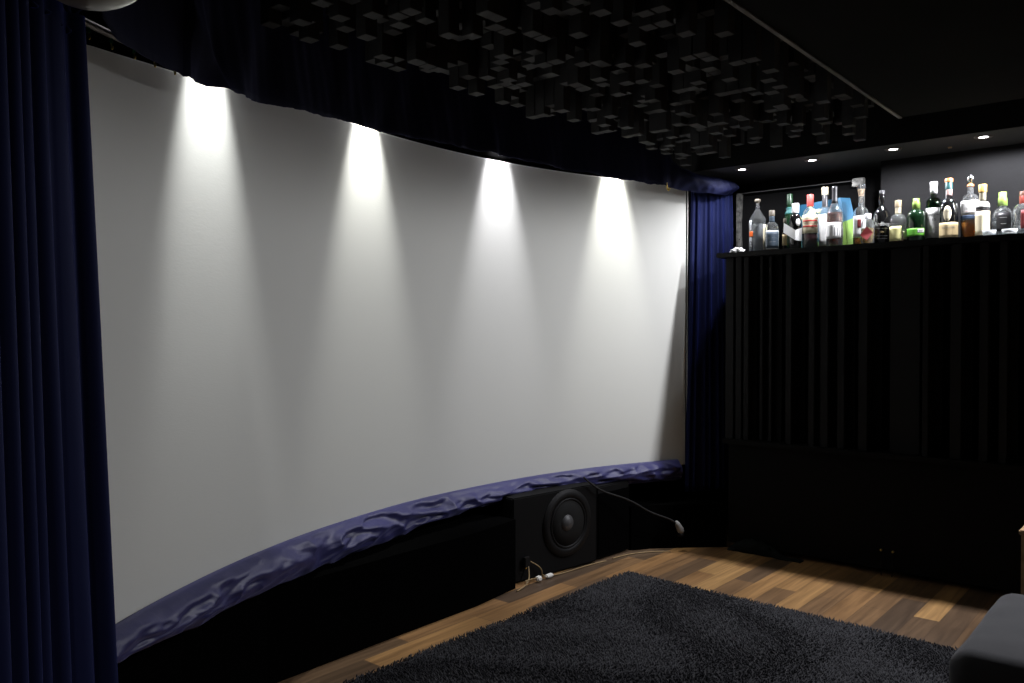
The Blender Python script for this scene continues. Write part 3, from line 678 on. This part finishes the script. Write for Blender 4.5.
# cables
t = empty('speaker_cable', (-2.47, 3.1, 0)); tag(t, 'thin tan speaker wire trailing along the floor below the subwoofer', 'cable')
def rp(pts, o=(-2.47, 3.1, 0)): return [(a - o[0], b - o[1], c - o[2]) for a, b, c in pts]
tube('wire', rp([(-2.565, 3.135, .10), (-2.545, 3.12, .06), (-2.53, 3.11, .02), (-2.52, 3.06, .006), (-2.505, 2.98, .005)]), .0035, 'cable_tan', t)
tube('wire', rp([(-2.56, 3.15, .10), (-2.535, 3.20, .07), (-2.535, 3.215, .035), (-2.54, 3.21, .02), (-2.52, 3.28, .006), (-2.505, 3.42, .005), (-2.495, 3.6, .005), (-2.47, 3.68, .005)]), .003, 'cable_tan', t)
tube('wire', rp([(-2.52, 3.06, .03), (-2.525, 3.12, .03), (-2.525, 3.17, .02)]), .003, 'cable_tan', t)
tube('wire', rp([(-2.47, 3.75, .004), (-2.46, 3.9, .005), (-2.40, 4.0, .005), (-2.30, 4.08, .004)]), .003, 'cable_tan', t)
box('connector', rp([(-2.535, 3.15, .008)])[0], rp([(-2.51, 3.185, .03)])[0], 'white_plastic', t, .005)
box('connector', rp([(-2.535, 3.225, .006)])[0], rp([(-2.512, 3.28, .022)])[0], 'white_plastic', t, .005)
tm = empty('speaker_terminal', (-2.566, 3.12, .10)); tag(tm, 'small black and brass terminal low on the subwoofer front', 'terminal')
box('plate', (-.004, -.02, -.02), (.014, .02, .03), 'rubber', tm, .003); lathe('binding_post', [(.0001, -.03), (.006, -.03), (.007, -.018), (.0001, -.018)], 'gold', tm)
t = empty('power_cable', (-2.27, 4.12, .12)); tag(t, 'dark cable with grey plug hanging under the right end of the screen', 'cable')
tube('cord', rp([(-2.50, 3.52, .475), (-2.47, 3.60, .40), (-2.44, 3.72, .36), (-2.40, 3.85, .31), (-2.35, 3.97, .22), (-2.29, 4.08, .19), (-2.275, 4.11, .155)], (-2.27, 4.12, .12)), .005, 'cable_black', t)
pg = lathe('plug', [(.0001, -.035), (.017, -.035), (.020, -.02), (.015, .02), (.007, .04), (.0001, .04)], 'greyplug', t); pg.rotation_euler = (R(28), R(-12), 0); pg.location = (.0, .0, .02)
lathe('plug_face', [(.0001, -.05), (.018, -.05), (.018, -.035), (.0001, -.035)], 'rubber', t).location = (.003, .012, .018)

# outlet pins low on the bar front
t = empty('brass_terminal_pair', (-1.237, 4.390, .13)); tag(t, 'two tiny brass terminals on thin wires low on the bar front', 'terminal')
for dx in (-.028, .028):
    o = lathe('terminal', [(.0001, 0), (.006, 0), (.006, .012), (.0001, .012)], 'gold', t, 12); o.rotation_euler = (R(90), 0, 0); o.location = (dx, .002, 0)
    tube('wire', [(dx, -.004, 0), (dx, -.006, -.06), (dx * .9, -.008, -.128)], .002, 'cable_black', t)

# crumpled dark cloth on the floor
n = 60; v, f = [], []
for i in range(n):
    for j in range(20):
        u_, w_ = i / (n - 1), j / 19
        x = -2.08 + .42 * u_; y = 4.388 - .06 * w_ + .02 * noise.noise(Vector((u_ * 6, w_ * 3, 1)))
        e = math.sin(math.pi * w_) * math.sin(math.pi * min(1, u_ * 1.15 + .02)) if u_ < .98 else 0
        z = .004 + max(0, e) * (.10 * (1 - .8 * u_) + .04 * noise.noise(Vector((u_ * 14, w_ * 4, 2))) * (1 - .6 * u_))
        v.append((x, y, max(z, .004)))
for i in range(n - 1):
    for j in range(19): f.append((i * 20 + j, (i + 1) * 20 + j, (i + 1) * 20 + j + 1, i * 20 + j + 1))
o = pydata('crumpled_cloth', v, f, 'cloth', None, True); o.modifiers.new('t', 'SOLIDIFY').thickness = .003
tag(o, 'crumpled dark cloth on the floor at the left foot of the bar', 'cloth')

# ------------------------------------------------------------------ rug
RX0, RX1, RY0, RY1 = -2.29, .3, 1.5, 3.545
rug = empty('shag_rug', ((RX0 + RX1) / 2, (RY0 + RY1) / 2, 0)); tag(rug, 'large rectangular charcoal grey shag rug on the wood floor', 'rug')
cxr, cyr = rug.location.x, rug.location.y
box('backing', (RX0 - cxr + .01, RY0 - cyr + .01, .0), (RX1 - cxr - .01, RY1 - cyr - .01, .008), 'rugbase', rug)
rs = np.random.RandomState(5)
def pile():
    pts = []
    sp = .0085
    xs = np.arange(RX0, RX1, sp); ys = np.arange(RY0, RY1, sp)
    X, Y = np.meshgrid(xs, ys); X = X.ravel(); Y = Y.ravel()
    # leave out what the picture cannot show (left of / below the frame)
    d = -X * .648 + Y * .7615; l = X * .7615 + Y * .648
    px = 512 + 820 * l / np.maximum(d, .1); py = 330 + 820 * 1.25 / np.maximum(d, .1)
    k = (py < 760) & (px < 1080) & (px > 200); X = X[k]; Y = Y[k]
    n = len(X); X = X + rs.uniform(-.006, .006, n); Y = Y + rs.uniform(-.006, .006, n)
    edge = np.minimum(np.minimum(X - RX0, RX1 - X), np.minimum(Y - RY0, RY1 - Y))
    H = rs.uniform(.014, .022, n)
    # slow drifts of lean
    la = 2.2 * np.sin(X * 5 + np.sin(Y * 4) * 1.5) + 1.5 * np.cos(Y * 6 - X * 2) + rs.uniform(-1.6, 1.6, n)
    ln = rs.uniform(.004, .014, n)
    tx = X + np.cos(la) * ln; ty = Y + np.sin(la) * ln
    a = rs.uniform(0, 2 * np.pi, n); w_ = rs.uniform(.0028, .0046, n)
    V = np.zeros((n, 7, 3))
    for q in range(3):
        V[:, q, 0] = X + np.cos(a + q * 2.094) * w_; V[:, q, 1] = Y + np.sin(a + q * 2.094) * w_; V[:, q, 2] = .006
        V[:, 3 + q, 0] = X * .5 + tx * .5 + np.cos(a + q * 2.094) * w_ * .95; V[:, 3 + q, 1] = Y * .5 + ty * .5 + np.sin(a + q * 2.094) * w_ * .95; V[:, 3 + q, 2] = H * .65
    V[:, 6, 0] = tx; V[:, 6, 1] = ty; V[:, 6, 2] = H
    V[:, :, 0] -= cxr; V[:, :, 1] -= cyr
    base = (np.arange(n) * 7)[:, None]
    tri = np.array([[0, 1, 4], [0, 4, 3], [1, 2, 5], [1, 5, 4], [2, 0, 3], [2, 3, 5], [3, 4, 6], [4, 5, 6], [5, 3, 6]])
    F_ = (base[:, :, None] + tri[None]).reshape(-1, 3)
    me = bpy.data.meshes.new('pile'); me.vertices.add(n * 7); me.vertices.foreach_set('co', V.reshape(-1))
    me.loops.add(len(F_) * 3); me.loops.foreach_set('vertex_index', F_.reshape(-1).astype(np.int32))
    me.polygons.add(len(F_)); me.polygons.foreach_set('loop_start', (np.arange(len(F_)) * 3).astype(np.int32)); me.polygons.foreach_set('loop_total', np.full(len(F_), 3, np.int32))
    me.update(calc_edges=True); me.validate()
    o = new_obj('pile', me, 'pile', rug); o['kind'] = 'stuff'
pile()
rug.rotation_euler.z = R(-1.6)

# ------------------------------------------------------------------ ottoman and side table
ot = empty('ottoman', (-.09, 2.66, .024)); tag(ot, 'grey fabric ottoman with rounded corners cut by the lower right corner', 'ottoman')
def cushion(name, sx, sy, z0, z1, bev, m, par, puff=.012):
    bm = bmesh.new(); bmesh.ops.create_cube(bm, size=1)
    for q in bm.verts: q.co = Vector((q.co.x * sx, q.co.y * sy, z0 + (q.co.z + .5) * (z1 - z0)))
    bmesh.ops.bevel(bm, geom=bm.edges[:], offset=bev, segments=7, affect='EDGES', profile=.5)
    bmesh.ops.subdivide_edges(bm, edges=[e for e in bm.edges if e.calc_length() > .1], cuts=14, use_grid_fill=True)
    for q in bm.verts:
        u_, w_ = q.co.x / (sx / 2), q.co.y / (sy / 2)
        if q.co.z > z1 - bev * .5: q.co.z += puff * max(0, (1 - u_ ** 4)) * max(0, (1 - w_ ** 4)) + .003 * noise.noise(q.co * 9)
        else: q.co += Vector((.004 * noise.noise(q.co * 7), .004 * noise.noise(q.co * 7 + Vector((5, 0, 0))), 0))
    me = bpy.data.meshes.new(name); bm.to_mesh(me); bm.free(); return new_obj(name, me, m, par, True)
cushion('cushion', .84, .68, .18, .402, .055, 'sofa', ot)
cushion('base', .82, .66, .06, .192, .02, 'sofa', ot, 0)
hw, hd = .422, .342
for sx in (-1, 1):
    for sy in (-1, 1): lathe('leg', [(.0001, 0), (.015, 0), (.022, .062), (.0001, .062)], 'blackwood', ot, 16, loc=(sx * .35, sy * .27, .0))
st = empty('side_table', (-.312, 3.75, -.0)); tag(st, 'small pale wood side table cut by the right picture edge', 'side table')
box('table_top', (-.225, -.2, .485), (.225, .2, .503), 'palewood', st, .003)
for sx in (-1, 1):
    for sy in (-1, 1): box('leg', (sx * .205 - .013, sy * .18 - .013, 0), (sx * .205 + .013, sy * .18 + .013, .485), 'palewood', st, .002)
box('apron', (-.19, -.186, .44), (.19, -.172, .485), 'palewood', st); box('apron', (-.19, .172, .44), (.19, .186, .485), 'palewood', st)
